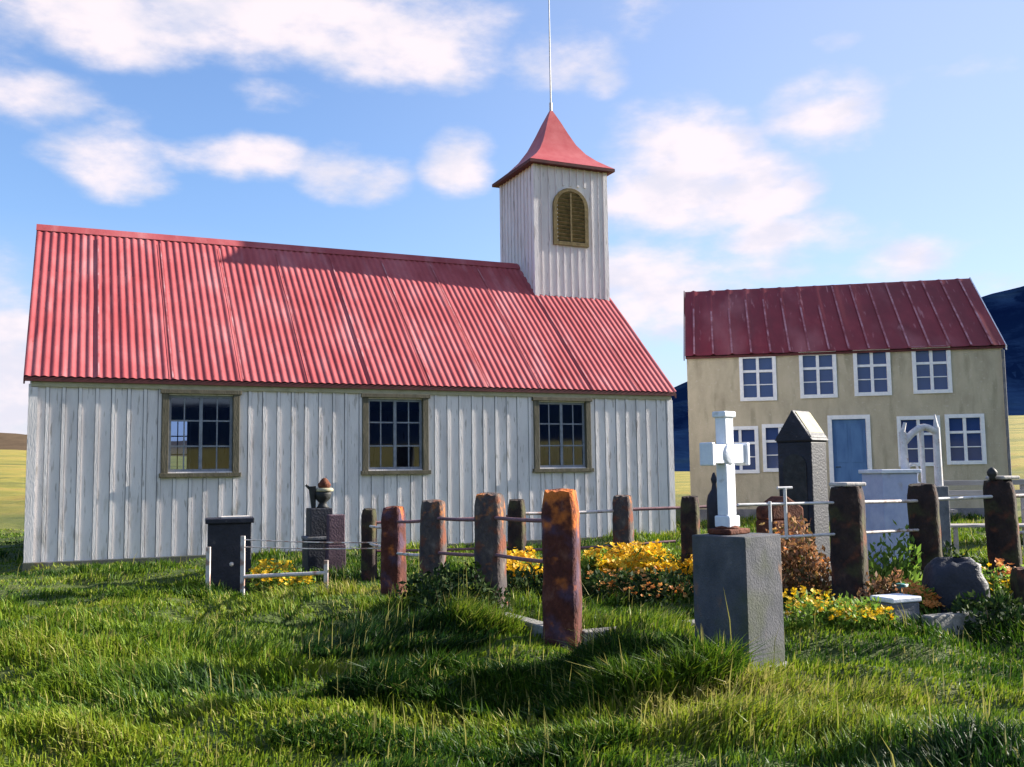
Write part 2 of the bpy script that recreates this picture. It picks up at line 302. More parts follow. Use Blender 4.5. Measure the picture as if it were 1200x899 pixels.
def ground_extra(t, out, co):
    N = t.nodes.new; K = t.links.new
    s = N('ShaderNodeVectorMath'); s.operation = 'LENGTH'; K(co.outputs['Object'], s.inputs[0])
    r = N('ShaderNodeMapRange'); K(s.outputs['Value'], r.inputs['Value']); r.inputs['From Min'].default_value = 22; r.inputs['From Max'].default_value = 60
    n = N('ShaderNodeTexNoise'); n.inputs['Scale'].default_value = .09; n.inputs['Detail'].default_value = 9; n.inputs['Roughness'].default_value = .65
    mp2 = N('ShaderNodeMapping'); mp2.inputs['Scale'].default_value = (1, 2.5, 1); K(co.outputs['Object'], mp2.inputs[0]); K(mp2.outputs[0], n.inputs['Vector'])
    cr = N('ShaderNodeValToRGB'); K(n.outputs['Fac'], cr.inputs[0]); e = cr.color_ramp.elements; e.new(.5); e.new(.6)
    for q, (p, c) in zip(e, [(.34, (.09, .10, .02)), (.46, (.22, .20, .03)), (.56, (.34, .26, .045)), (.68, (.26, .15, .05))]): q.position = p; q.color = (*c, 1)
    m = N('ShaderNodeMix'); m.data_type = 'RGBA'; K(r.outputs[0], m.inputs[0]); K(out, m.inputs[6]); K(cr.outputs[0], m.inputs[7]); return m.outputs[2]
M['ground'] = mat('ground_turf', [(.3, (.025, .045, .008)), (.55, (.06, .085, .015)), (.8, (.13, .12, .04))], 3, 8, .95, .6, 30, extra=ground_extra, bdist=.05)
def moor(t, out, co):
    N = t.nodes.new; K = t.links.new; sx = N('ShaderNodeSeparateXYZ'); K(co.outputs['Object'], sx.inputs[0])
    r_ = N('ShaderNodeMapRange'); K(sx.outputs[0], r_.inputs['Value']); r_.inputs['From Min'].default_value = 40; r_.inputs['From Max'].default_value = -160
    m = N('ShaderNodeMix'); m.data_type = 'RGBA'; K(r_.outputs[0], m.inputs[0]); K(out, m.inputs[6]); m.inputs[7].default_value = (.105, .075, .05, 1); return m.outputs[2]
M['mountain'] = mat('mountain_rock', [(.3, (.004, .012, .045)), (.55, (.007, .020, .058)), (.8, (.015, .032, .05))], .012, 10, 1.0, .25, .05, bdist=8, spec=0, extra=moor)
ring_mesh('ground', radii[radii < 395], ground_h, M['ground'])
k0 = np.searchsorted(radii, 395)-1
ring_mesh('mountain', np.concatenate([radii[k0:][::2], [1600, 2000, 2500]]), mountain_h, M['mountain'])

# ------------------------------------------------------------ church
def wall_sheet(mb, P, L_, H_, th, openings):
    """wall in the plane P(s, t, z) with rectangular openings, front at t=0 and back at t=th"""
    xs = sorted({0, L_, *[o[0] for o in openings], *[o[1] for o in openings]}); zs = sorted({-.3, H_, *[o[2] for o in openings], *[o[3] for o in openings]})
    for a, b in zip(xs[:-1], xs[1:]):
        for c, d in zip(zs[:-1], zs[1:]):
            if any(o[0] <= a and b <= o[1] and o[2] <= c and d <= o[3] for o in openings): continue
            mb.poly([P(a, 0, c), P(b, 0, c), P(b, 0, d), P(a, 0, d)]); mb.poly([P(b, th, c), P(a, th, c), P(a, th, d), P(b, th, d)])
    for a, b, c, d in openings:
        for q in ([(a, c), (a, d)], [(b, d), (b, c)], [(a, d), (b, d)], [(b, c), (a, c)]):
            (u, v), (w, z) = q; mb.poly([P(u, 0, v), P(w, 0, z), P(w, th, z), P(u, th, v)])
    return mb
church = empty('church', (CO[0], CO[1], 0), CH_A, 'long white timber church with red corrugated roof and small bell tower', 'church')
WIN = [(1.89, 2.87, 1.36, 2.54), (5.03, 6.01, 1.36, 2.54), (8.18, 9.16, 1.36, 2.54)]
wb = MB()
wall_sheet(wb, lambda s, t, z: Vector((s, t, z)), CL_, Ch, .14, WIN)
wall_sheet(wb, lambda s, t, z: Vector((s, CW-t, z)), CL_, Ch, .14, WIN)
for x, sg in ((0, 1), (CL_, -1)):
    for dx in (0, .14*sg):
        wb.poly([(x+dx, 0, -.3), (x+dx, CW, -.3), (x+dx, CW, Ch), (x+dx, CW/2, CHr-.06), (x+dx, 0, Ch)])
step = .223
gaps = MB()
def batten(mb, s, z0, z1):
    mb.box(s-.022, s+.022, -.018, -.001, z0, z1)
    gaps.box(s-.022-random.uniform(.006, .012), s-.0225, -.003, -.0005, z0, z1); gaps.box(s+.0225, s+.022+random.uniform(.004, .009), -.003, -.0005, z0, z1)
nb_ = int(CL_/step)
for i in range(1, nb_+1):
    s = i*step+random.uniform(-.012, .012)
    segs = [(.09, Ch-.12)]
    for a, b, c, d in WIN:
        if a-.09 < s < b+.09: segs = [(.09, c-.1), (d+.08, Ch-.12)]
    for z0, z1 in segs: batten(wb, s, z0, z1)
for s in (.0, CL_):                                  # gable ends: battens up the slope
    for i in range(1, int(CW/step)+1):
        y = i*step; zt = Ch+(CHr-Ch)*(1-abs(y-CW/2)/(CW/2))-.12
        sg = -1 if s == 0 else 1
        wb.box(min(s+sg*.001, s+sg*.024), max(s+sg*.001, s+sg*.024), y-.022, y+.022, .05, zt)
walls = wb.build('wall', M['white_board'], church); gaps.build('board_gap', M['gap_grime'], church)
for x, u, w in ((-.03, -.034, -.0005), (CL_-.09, CL_+.0005, CL_+.034)):
    MB().box(x, x+.12, -.034, -.0005, .09, Ch-.15).box(u, w, -.0004, .1, .09, Ch-.1).build('corner_board', M['white_board'], church)
fd = MB().box(-.05, CL_+.05, -.045, CW+.05, -.4, .085).build('foundation', M['concrete'], church, .01)
MB().box(.15, CL_-.15, .15, CW-.15, .3, .35).build('floor', M['interior'], church)
MB().box(.0, CL_, -.036, -.001, Ch-.14, Ch-.066).build('frieze_board', M['tan_trim'], church)
def church_window(a, b, c, d, back=False):
    y = lambda t: (CW-t) if back else t
    def bx(m, x0, x1, t0, t1, z0, z1): m.box(x0, x1, min(y(t0), y(t1)), max(y(t0), y(t1)), z0, z1)
    m = MB(); w = .085
    bx(m, a-w, a+.012, -.045, .03, c-.02, d+.02); bx(m, b-.012, b+w, -.045, .03, c-.02, d+.02)
    bx(m, a-w-.03, b+w+.03, -.062, .03, d+.02, d+.085); bx(m, a-w-.03, b+w+.03, -.075, .03, c-.085, c-.02)
    wn = m.build('window', M['olive_trim'], church, .004)
    f = MB(); i = .04
    bx(f, a+.013, a+.013+i, .03, .07, c, d); bx(f, b-.013-i, b-.013, .03, .07, c, d)
    bx(f, a+.013+i, b-.013-i, .03, .07, d-i, d-.001); bx(f, a+.013+i, b-.013-i, .03, .07, c+.001, c+i)
    mid = (a+b)/2; bx(f, mid-.025, mid+.025, .025, .075, c+i, d-i)
    for k in (1, 2): z = c+(d-c)*k/3; bx(f, a+.05, mid-.026, .035, .06, z-.012, z+.012); bx(f, mid+.026, b-.05, .035, .06, z-.012, z+.012)
    for q in ((a+mid)/2, (b+mid)/2): bx(f, q-.01, q+.01, .038, .057, c+i, d-i)
    f.build('sash', M['sash_grey'], wn)
    g = MB(); g.poly([(a+.03, y(.048), c+.02), (b-.03, y(.048), c+.02), (b-.03, y(.048), d-.02), (a+.03, y(.048), d-.02)]); g.build('pane', M['glass'], wn)
for w in WIN: church_window(*w)
for w in WIN: church_window(*w, back=True)
# red curtain-like furniture seen through the first window and pews
for k in range(14): x = 1.2+(k//2)*1.1; y = .5 if k % 2 else CW-2.4; MB().box(x, x+.05, y, y+1.9, .351, 1.25).box(x-.3, x-.001, y, y+1.9, .75, .79).build('pew', M['rust'], church)
# roof: corrugated sheets on both slopes
def corr_roof(s0, s1, W, h, H, ov, drop_at, pitch_, amp, ribs=False):
    m = MB(); n = max(2, int((s1-s0)/pitch_*6)); slope = (H-h)/(W/2); nl = 9
    ln = math.hypot(1, slope); nx, nz_ = -slope/ln, 1/ln
    for side in (0, 1):
        vs = []
        for j in range(nl+1):
            t = -ov+(W/2+ov)*j/nl; z = h+slope*t
            for i in range(n+1):
                s = s0+(s1-s0)*i/n
                if ribs:
                    u = ((s-s0)/pitch_) % 1.0; d = amp*max(0, 1-abs(u-.5)/.09)
                else: d = amp*math.sin(2*math.pi*(s-s0)/pitch_)
                d += (.005 if not ribs and j in (4, 5) and t*0 == 0 else 0)
                yy = t+nx*(d+.04); zz = z+nz_*(d+.04)
                if side: yy = W-yy
                vs.append((s, yy, zz))
        fs = [(j*(n+1)+i, j*(n+1)+i+1, (j+1)*(n+1)+i+1, (j+1)*(n+1)+i) for j in range(nl) for i in range(n)]
        if side: fs = [tuple(reversed(f)) for f in fs]
        m.add(vs, fs, True)
    return m
sl_ = (CHr-Ch)/(CW/2); tx_lim = CL_-1.85
rm = corr_roof(-.10, CL_+.10, CW, Ch+.03, CHr-.02, .05, 0, .12, .009)
roof = rm.build('roof', M['red_roof'], church)
lnn = math.hypot(1, sl_); lap = MB()
for s0 in [.9+i*1.05 for i in range(10)]:
    q = lambda s, t: Vector((s, t-sl_/lnn*.056, Ch+.03+(CHr-.05-Ch)/(CW/2)*t+.056/lnn))
    t1 = CW/2-.2 if not (s0 > tx_lim) else (CW-1.72)/2-.05
    lap.prism([q(s0-.011, -.04), q(s0+.011, -.04), q(s0+.011, t1), q(s0-.011, t1)], (0, -.002, .003))
lap.build('sheet_lap', M['lap_worn'], roof)
dk = MB()                                            # roof deck under the sheets
for sgn in (0, 1):
    pts = [(-.08, -.045, Ch-sl_*.045-.02), (-.08, CW/2, CHr-.05), (-.08, CW/2, CHr-.01), (-.08, -.045, Ch-sl_*.045+.025)]
    if sgn: pts = [(x, CW-y, z) for x, y, z in reversed(pts)]
    dk.prism(pts, (CL_+.16, 0, 0))
dk.build('roof_deck', M['dark_fascia'], roof)
rc = MB()
rc.prism([(-.11, CW/2-.14, CHr-.14*sl_+.056), (-.11, CW/2, CHr+.065), (-.11, CW/2+.14, CHr-.14*sl_+.056), (-.11, CW/2+.14, CHr-.14*sl_+.064), (-.11, CW/2, CHr+.073), (-.11, CW/2-.14, CHr-.14*sl_+.064)], (9.5, 0, 0))
rc.build('ridge_cap', M['red_roof'], roof)
fa = MB(); fa.box(-.09, CL_+.09, -.072, -.047, Ch-.065, Ch+.0); fa.box(-.09, CL_+.09, CW+.047, CW+.072, Ch-.065, Ch+.0)
for x in (-.105, CL_+.083):
    for sgn in (0, 1):
        pts = [(x, -.06, Ch-.06*sl_-.05), (x, CW/2, CHr-.08), (x, CW/2, CHr+.0), (x, -.06, Ch-.06*sl_+.03)]
        if sgn: pts = [(a, CW-b, c) for a, b, c in reversed(pts)]
        fa.prism(pts, (.022, 0, 0))
fa.build('fascia', M['dark_fascia'], roof)
# tower
TW = 1.72; tx0 = CL_-TW+.01; ty0 = CW/2-TW/2; tz0 = Ch+sl_*ty0-.1; tz1 = 7.86
tb = MB().box(tx0, tx0+TW, ty0, ty0+TW, tz0-.1, tz1)
for i in range(1, 10):
    q = i*TW/10
    for z0, z1 in ([(tz0, tz1-.08)] if not (3 < i < 8) else [(tz0, 6.02), (7.36, tz1-.08)]): tb.box(tx0+q-.02, tx0+q+.02, ty0-.022, ty0-.001, z0, z1)
    tb.box(tx0-.022, tx0-.001, ty0+q-.02, ty0+q+.02, tz0, tz1-.08); tb.box(tx0+TW+.001, tx0+TW+.022, ty0+q-.02, ty0+q+.02, tz0, tz1-.08); tb.box(tx0+q-.02, tx0+q+.02, ty0+TW+.001, ty0+TW+.022, tz0, tz1-.08)
for cx, cy in ((tx0, ty0), (tx0+TW, ty0), (tx0, ty0+TW), (tx0+TW, ty0+TW)): tb.box(cx-.05+(.04 if cx == tx0 else -.04)*.5-.0, cx+.05+(.04 if cx == tx0 else -.04)*.5, cy-.05+(.02 if cy == ty0 else -.02), cy+.05+(.02 if cy == ty0 else -.02), tz0, tz1-.08)
tower = tb.build('tower', M['tower_board'], church)
# bell-cast pyramid roof
tr = MB(); cxt, cyt = tx0+TW/2, ty0+TW/2
prof = [(1.02, 7.82), (.90, 7.91), (.73, 8.05), (.56, 8.23), (.405, 8.47), (.275, 8.76), (.16, 9.04), (.065, 9.25), (.015, 9.36)]
for k in range(4):
    a = math.pi/2*k; ca, sa = round(math.cos(a)), round(math.sin(a)); vs = []
    for w, z in prof:
        for u in (-1, 1):
            x, y = u*w, -w; vs.append((cxt+x*ca-y*sa, cyt+x*sa+y*ca, z))
    tr.add(vs, [(2*j, 2*j+1, 2*j+3, 2*j+2) for j in range(len(prof)-1)], True)
trf = tr.build('tower_roof', M['tower_roof'], tower)
es = MB().box(cxt-1.02, cxt+1.02, cyt-1.02, cyt+1.02, 7.755, 7.815); es.build('eave_board', M['dark_fascia'], tower)
MB().tube((cxt, cyt, 9.26), (cxt, cyt, 9.52), .035).tube((cxt, cyt, 9.5), (cxt, cyt, 12.6), .018, .012).build('spire_pole', M['white_iron'], tower)
def arch_pts(cx, z0, z1, w, y, n=14):
    r = w/2; pts = [(cx-r, y, z0), (cx+r, y, z0)]
    for i in range(n+1):
        t = math.pi*i/n; pts.append((cx+r*math.cos(t), y, z1-r+r*math.sin(t)))
    return pts
acx = 10.14
outer = arch_pts(acx, 6.06, 7.31, .84, ty0-.05); inner = arch_pts(acx, 6.14, 7.24, .66, ty0-.05)
fr = MB(); n = len(outer); vs = [*outer, *inner]; vs += [(x, ty0+.002, z) for x, y, z in vs]
fs = [(i, (i+1) % n, n+(i+1) % n, n+i) for i in range(n)]+[(2*n+i, 2*n+(i+1) % n, (i+1) % n, i) for i in range(n)]+[(n+i, n+(i+1) % n, 3*n+(i+1) % n, 3*n+i) for i in range(n)]
fr.add(vs, fs); lw = fr.build('louvre_window', M['louvre'], tower)
MB().prism(arch_pts(acx, 6.13, 7.25, .67, ty0-.006), (0, .005, 0)).build('backing', M['interior'], lw)
lv = MB()
for k in range(13):
    z = 6.17+k*.083; w = .33 if z < 6.92 else math.sqrt(max(.001, .33**2-(z-6.91)**2))
    if w > .05: lv.box(-w, w, -.004, .004, -.036, .036, Matrix.Translation((acx, ty0-.028, z+.03)) @ Matrix.Rotation(R(28), 4, 'X'))
lv.box(acx-.02, acx+.02, ty0-.052, ty0-.036, 6.14, 7.2)
lv.build('louvre_slats', M['louvre'], lw)

# ------------------------------------------------------------ house
house = empty('house', (HO[0], HO[1], 0), HS_A, 'olive beige two-storey house with dark red roof and blue door', 'house')
UPW = [(1.37, 2.13, 3.05, 4.08), (2.83, 3.58, 3.08, 4.10), (4.12, 4.85, 3.10, 4.13), (5.49, 6.24, 3.12, 4.14)]
LOW = [(.89, 1.64, 1.24, 2.28), (1.87, 2.60, 1.27, 2.32), (5.07, 5.92, 1.36, 2.44), (6.17, 6.92, 1.39, 2.46)]
DOOR = (3.47, 4.29, .3, 2.48)
hw = MB(); wall_sheet(hw, lambda s, t, z: Vector((s, t, z)), HL, Hh, .2, UPW+LOW+[DOOR])
wall_sheet(hw, lambda s, t, z: Vector((s, HW-t, z)), HL, Hh, .2, [])
for x, sg in ((0, 1), (HL, -1)):
    hw.poly([(x, 0, -.3), (x, HW, -.3), (x, HW, Hh), (x, HW/2, HHr-.05), (x, 0, Hh)]); hw.poly([(x+sg*.2, 0, -.3), (x+sg*.2, HW, -.3), (x+sg*.2, HW, Hh), (x+sg*.2, HW/2, HHr-.1), (x+sg*.2, 0, Hh)])
hw.build('wall', M['house_wall'], house)
MB().box(-.04, HL+.04, -.035, HW+.04, -.4, .28).build('foundation', M['grey_stone'], house)
for a, b, c, d in UPW+LOW:
    m = MB(); w = .07
    m.box(a-w, a+.02, -.03, .08, c-w, d+w); m.box(b-.02, b+w, -.03, .08, c-w, d+w); m.box(a+.021, b-.021, -.03, .08, d-.02, d+w); m.box(a+.021, b-.021, -.04, .08, c-w, c+.02)
    wn = m.build('window', M['window_white'], house, .003)
    s = MB(); mid = (a+b)/2; zt = c+(d-c)*.66
    s.box(mid-.035, mid+.035, .0, .07, c+.02, d-.02); s.box(a+.02, mid-.036, .005, .065, zt-.03, zt+.03); s.box(mid+.036, b-.02, .005, .065, zt-.03, zt+.03)
    zl = c+(d-c)*.33; s.box(a+.02, mid-.036, .02, .055, zl-.012, zl+.012); s.box(mid+.036, b-.02, .02, .055, zl-.012, zl+.012)
    s.build('glazing_bars', M['window_white'], wn)
    MB().box(a+.01, b-.01, .045, .05, c+.01, d-.01).build('pane', M['pane_blue'], wn)
a, b, c, d = DOOR
m = MB(); m.box(a-.09, a+.01, -.03, .1, c, d+.09); m.box(b-.01, b+.09, -.03, .1, c, d+.09); m.box(a+.011, b-.011, -.03, .1, d-.01, d+.09)
dr = m.build('door_frame', M['window_white'], house, .003)
dm = MB().box(a+.012, b-.012, .04, .085, c, d-.012)
for z0, z1 in ((c+.12, c+.95), (c+1.1, d-.14)):
    for x0, x1 in ((a+.1, (a+b)/2-.04), ((a+b)/2+.04, b-.1)): dm.box(x0, x1, .028, .041, z0, z1)
door = dm.build('door', M['blue_door'], house, .004)
MB().tube((a+.08, .04, c+1.0), (a+.08, -.02, c+1.0), .012).tube((a+.08, -.02, c+1.0), (a+.18, -.02, c+1.0), .012).build('handle', M['black_iron'], door)
MB().box(a-.3, b+.3, -.9, -.036, -.2, .26).build('doorstep', M['grey_stone'], house, .02)
hrf = corr_roof(-.04, HL+.05, HW, Hh+.02, HHr-.02, .06, 0, .47, .035, True).build('roof', M['house_roof'], house)
hs = (HHr-Hh)/(HW/2); d2 = MB(); ln_ = math.hypot(1, hs)
for k in range(16):
    x = -.04+.47*(k+.5)
    if x > HL: break
    q = MB(); a0 = random.uniform(.0, .5) if k < 9 else 0; t0, t1 = -.05, HW/2*(random.uniform(.62, .8) if k < 8 else .96)
    z = lambda t: Hh+.02+(HHr-.04-Hh)/(HW/2)*t
    off = .078
    q.prism([(x-.022, t0-hs/ln_*off, z(t0)+off/ln_), (x+.022, t0-hs/ln_*off, z(t0)+off/ln_), (x+.022, t1-hs/ln_*off, z(t1)+off/ln_), (x-.022, t1-hs/ln_*off, z(t1)+off/ln_)], (0, -hs/ln_*.006, .006/ln_))
    q.build('seam_strip', M['worn_seam'], hrf)
for sgn in (0, 1):
    pts = [(-.03, -.05, Hh-hs*.05-.03), (-.03, HW/2, HHr-.05), (-.03, HW/2, HHr-.02), (-.03, -.05, Hh-hs*.05+.02)]
    if sgn: pts = [(x, HW-y, z) for x, y, z in reversed(pts)]
    d2.prism(pts, (HL+.08, 0, 0))
d2.build('roof_deck', M['dark_fascia'], hrf)
for x in (HL+.052, -.075):
    vb = MB()
    for sgn in (0, 1):
        pts = [(x, -.08, Hh-.08*hs-.05), (x, HW/2, HHr-.05), (x, HW/2, HHr+.05), (x, -.08, Hh-.08*hs+.06)]
        if sgn: pts = [(p, HW-q, z) for p, q, z in reversed(pts)]
        vb.prism(pts, (.025, 0, 0))
    vb.build('bargeboard', M['window_white' if x > 0 else 'dark_fascia'], hrf)
MB().tube((HL-.02, -.07, .3), (HL-.02, -.07, Hh-.1), .035).build('downpipe', M['grey_stone'], house)

# ------------------------------------------------------------ stone posts and rails
def rough_post(w, h, seed, lean=0, d=None):
    m = MB(); n = 24; nl = 16; vs = []; r0 = random.Random(seed); d = d or w
    off = [r0.uniform(-.012, .012) for _ in range(n)]
    for j in range(nl+1):
        z = -.3+(h+.3)*j/nl; k = 1.0+.06*(1-z/h)+r0.uniform(-.025, .025)
        if j == nl: k *= .86
        if j == nl-1: k *= .97
        for i in range(n):
            t = 2*math.pi*(i+.5)/n; c, s = math.cos(t), math.sin(t); p = (abs(c)**7+abs(s)**7)**(-1/7)
            q = k*(1+off[i]*.6+r0.uniform(-.022, .022))
            vs.append((p*c*w/2*q+lean*z, p*s*d/2*q, z+(r0.uniform(-.015, .015) if j >= nl-1 else 0)))
    m.add(vs, [(j*n+i, j*n+(i+1) % n, (j+1)*n+(i+1) % n, (j+1)*n+i) for j in range(nl) for i in range(n)], True)
    m.add([*vs[-n:], (lean*h, 0, h+.02)], [(i, (i+1) % n, n) for i in range(n)], True)
    return m
def gz(x, y): return float(ground_h(x, y))
def place(o, x, y, z=0): o.location = (x, y, z)
def rail(mb, p, q, r, sag=0, n=6):
    p = Vector(p); q = Vector(q); pts = [p.lerp(q, i/n)+Vector((0, 0, -sag*math.sin(math.pi*i/n))) for i in range(n+1)]; return mb.path(pts, r, 8)
def fence(name, label, posts, rails, group='stone post fences round the grave plot'):
    base = posts[0]; root = empty(name, (base[0], base[1], 0), 0, label, 'fence', group)
    for k, (x, y, w, h, mt, yaw, lean) in enumerate(posts):
        o = rough_post(w, h, hash((round(x*10), round(y*10))) % 9999, lean).build('post', M[mt], root); o.location = (x-base[0], y-base[1], 0); o.rotation_euler.z = yaw
        if mt == 'capped':
            pass
    for p, q, r, mt, sag in rails:
        mb = MB(); rail(mb, (p[0]-base[0], p[1]-base[1], p[2]), (q[0]-base[0], q[1]-base[1], q[2]), r, sag); mb.build('rail', M[mt], root)
    return root
W_ = .25
near = (.35, 7.3); p3 = (-.21, 8.66); p2 = (-.80, 9.57); p1 = (-1.29, 10.53); p0 = (-1.76, 11.95)
f1 = fence('stone_post_fence', 'row of rough lichen covered posts leading from the thick rusty post towards the church',
    [(*near, .25, 1.15, 'rusty_post', -.24, 0), (*p3, .235, 1.10, 'lichen_post', -.30, 0), (*p2, .225, 1.02, 'lichen_post', -.16, .02), (*p1, .215, .93, 'rusty_post', -.34, 0), (*p0, .16, .86, 'dark_post', -.2, 0)],
    [((*a, za), (*b, zb), .016, mt, .01) for a, b, za, zb, mt in ((near, p3, .93, .90, 'rail_dark'), (p3, p2, .88, .86, 'rail_dark'), (p2, p1, .84, .78, 'rail_dark'), (near, p3, .62, .58, 'rail_dark'), (p3, p2, .57, .53, 'rail_dark'), (p2, p1, .5, .45, 'rail_paint'), (p1, p0, .5, .45, 'rail_paint'), (p1, p0, .72, .66, 'rail_paint'))])
b1 = (.04, 12.55); b2 = (1.46, 13.15); b3 = (2.0, 11.15); b4 = (6.05, 15.2)
f2 = fence('stone_post_fence', 'back row of weathered posts with dark red rails in front of the church wall end',
    [(*b1, .20, .93, 'dark_post', -.3, 0), (*b2, .24, .95, 'lichen_post', -.4, 0), (*b3, .19, .98, 'dark_post', -.4, 0), (*b4, .27, .97, 'dark_post', -.5, 0)],
    [((*p0, .70), (*b1, .74), .016, 'rail_dark', .01), ((*p0, .36), (*b1, .34), .016, 'rail_dark', .01), ((*b1, .76), (*b2, .76), .020, 'rail_paint', .01), ((*b1, .30), (*b2, .30), .018, 'rail_dark', .01),
     ((*b2, .77), (b3[0]+.2, b3[1]+2.3, .77), .022, 'rail_dark', .0), ((*b2, .30), (b3[0]+.2, b3[1]+2.3, .32), .018, 'rail_dark', .0), ((b3[0]+.2, b3[1]+2.3, .77), (*b4, .8), .02, 'rail_dark', .0)])
r1 = (2.92, 8.60); r2 = (3.90, 9.30); r3 = (4.86, 9.75); r4 = (5.8, 10.2)
f3 = fence('stone_post_fence', 'row of dark posts joined by pale rails to the right of the concrete pedestal',
    [(*r1, .27, 1.12, 'dark_post', -.52, .0), (*r2, .26, 1.12, 'dark_post', -.5, -.02), (*r3, .28, 1.14, 'dark_post', -.55, -.03), (*r4, .27, 1.1, 'dark_post', CH_A, 0)],
    [((1.85, 8.1, 1.0), (*r1, .99), .012, 'white_iron', .0), ((1.85, 8.1, .72), (*r1, .72), .012, 'white_iron', .0), ((*r1, .99), (*r2, .97), .016, 'rail_paint', 0), ((*r1, .72), (*r2, .70), .013, 'rail_paint', 0),
     ((*r2, .98), (*r3, .99), .017, 'white_iron', 0), ((*r3, .99), (*r4, .98), .02, 'rail_paint', 0), ((*r3, .62), (*r4, .62), .018, 'rail_paint', 0)])
bars = MB()
for t in (.28, .42): x = 1.85+(r1[0]-1.85)*t; y = 8.1+(r1[1]-8.1)*t; bars.tube((x-r1[0], y-r1[1], .70), (x-r1[0], y-r1[1], 1.13 if t > .3 else 1.02), .014)
x = 1.85+(r1[0]-1.85)*.42; y = 8.1+(r1[1]-8.1)*.42
bars.tube((x-r1[0]-.07, y-r1[1]-.03, 1.13), (x-r1[0]+.07, y-r1[1]+.03, 1.13), .012)
bars.build('upright_bar', M['white_iron'], f3)
for (x, y), h in ((r1, 1.13), (r3, 1.155)):
    c = MB().box(-.10, .13, -.11, .11, 0, .035).build('cap', M['cap_stone'], f3, .012); c.location = (x-r1[0], y-r1[1], h); c.rotation_euler.z = CH_A
kn = MB().lathe([(.03, 0), (.03, .03), (.045, .05), (.05, .08), (.03, .11), (.01, .125)], (r3[0]-r1[0]-.13, r3[1]-r1[1]-.08, 1.15)).build('knob', M['black_iron'], f3)

kb = empty('concrete_kerb', (near[0], near[1], gz(*near)), CH_A, 'low pale concrete kerb running past the foot of the thick rusty post', 'kerb')
MB().box(.14, 2.2, -.07, .04, -.3, .10).build('kerb_stone', M['kerb_concrete'], kb, .012)
MB().box(-.07, .06, .14, 1.0, -.3, .12, Matrix.Rotation(R(3), 4, 'Z')).build('kerb_stone', M['kerb_concrete'], kb, .012)
kb2 = empty('concrete_kerb', (3.2, 7.55, gz(3.2, 7.55)+.02), CH_A, 'half buried pale kerb in the grass in front of the boulder', 'kerb')
MB().box(-.1, 1.9, -.05, .05, -.3, .11).build('kerb_stone', M['kerb_concrete'], kb2, .012)

# ------------------------------------------------------------ pedestal and white cross
PED_A = R(42.6)
ped = empty('pedestal', (1.455, 6.45, 0), PED_A, 'tall square concrete pedestal carrying the white cross', 'pedestal')
a = .205
MB().box(-a, a, -a, a, -.3, .87).build('block', M['concrete'], ped, .008)
MB().box(-a-.03, a+.03, -a-.03, a+.03, -.3, .05).build('footing', M['kerb_concrete'], ped, .01)
cr = empty('cross', (1.405, 6.47, .872), PED_A, 'white stone cross with rusty foot standing on the concrete pedestal', 'cross')
MB().box(-.10, .13, -.09, .09, 0, .035).lathe([(.085, .035), (.07, .05), (.055, .06)], n=12).build('foot', M['rust'], cr, .01)
cx = MB(); t = .040
cx.box(-.062, .062, -.058, .058, .045, .12)
cx.box(-.052, .052, -t, t, .12, .46); cx.box(-.195, .195, -t+.002, t-.002, .46, .585); cx.box(-.048, .048, -t, t, .585, .80)
for s in (-1, 1): cx.box(s*.195-.018, s*.195+.018, -t-.012, t+.012, .447, .598)
cx.box(-.064, .064, -t-.012, t+.012, .765, .805)
cx.build('stone', M['marble'], cr, .008)
MB().lathe([(.060, -.048), (.070, -.042), (.070, .042), (.060, .048)], n=20).build('boss', M['marble'], cr)
bo = scn.collection.objects[-1] if False else bpy.data.objects['boss']; bo.rotation_euler = (math.pi/2, 0, 0); bo.location = (0, 0, .522)

# ------------------------------------------------------------ gravestones
def gabled(mb, w, d, z0, ze, zr, M_=None):
    pts = [(-w/2, -d/2, z0), (w/2, -d/2, z0), (w/2, -d/2, ze), (0, -d/2, zr), (-w/2, -d/2, ze)]
    mb.prism(pts, (0, d, 0)); return mb
gm = empty('tall_gravestone', (3.24, 10.95, 0), R(-42), 'tall dark gothic gravestone with a gabled top in front of the blue door', 'gravestone')
MB().box(-.30, .30, -.30, .30, -.2, .28).build('plinth', M['dark_stone'], gm, .015)
MB().box(-.20, .20, -.19, .19, .28, 1.58).build('shaft', M['dark_stone'], gm, .01)
pn = MB(); pn.prism(arch_pts(0, .55, 1.45, .27, -.20), (0, .012, 0)); pn.build('panel', M['black_iron'], gm)
tp = MB(); gabled(tp, .42, .40, 1.58, 1.64, 1.91)
tp.add([(-.225, -.215, 1.60), (.225, -.215, 1.60), (.225, .215, 1.60), (-.225, .215, 1.60), (0, -.215, 1.94), (0, .215, 1.94)], [(0, 1, 4), (2, 3, 5), (1, 2, 5, 4), (3, 0, 4, 5)])
tp.build('gabled_cap', M['dark_stone'], gm, .01)
MB().box(.02, .30, -.16, .20, .004, .012, Matrix.Translation((0, 0, 1.93)) @ Matrix.Rotation(R(56.5), 4, 'Y')).build('sunlit_slope', M['tan_trim'], gm)  # pale slab paints the sunlight on the cap's right slope

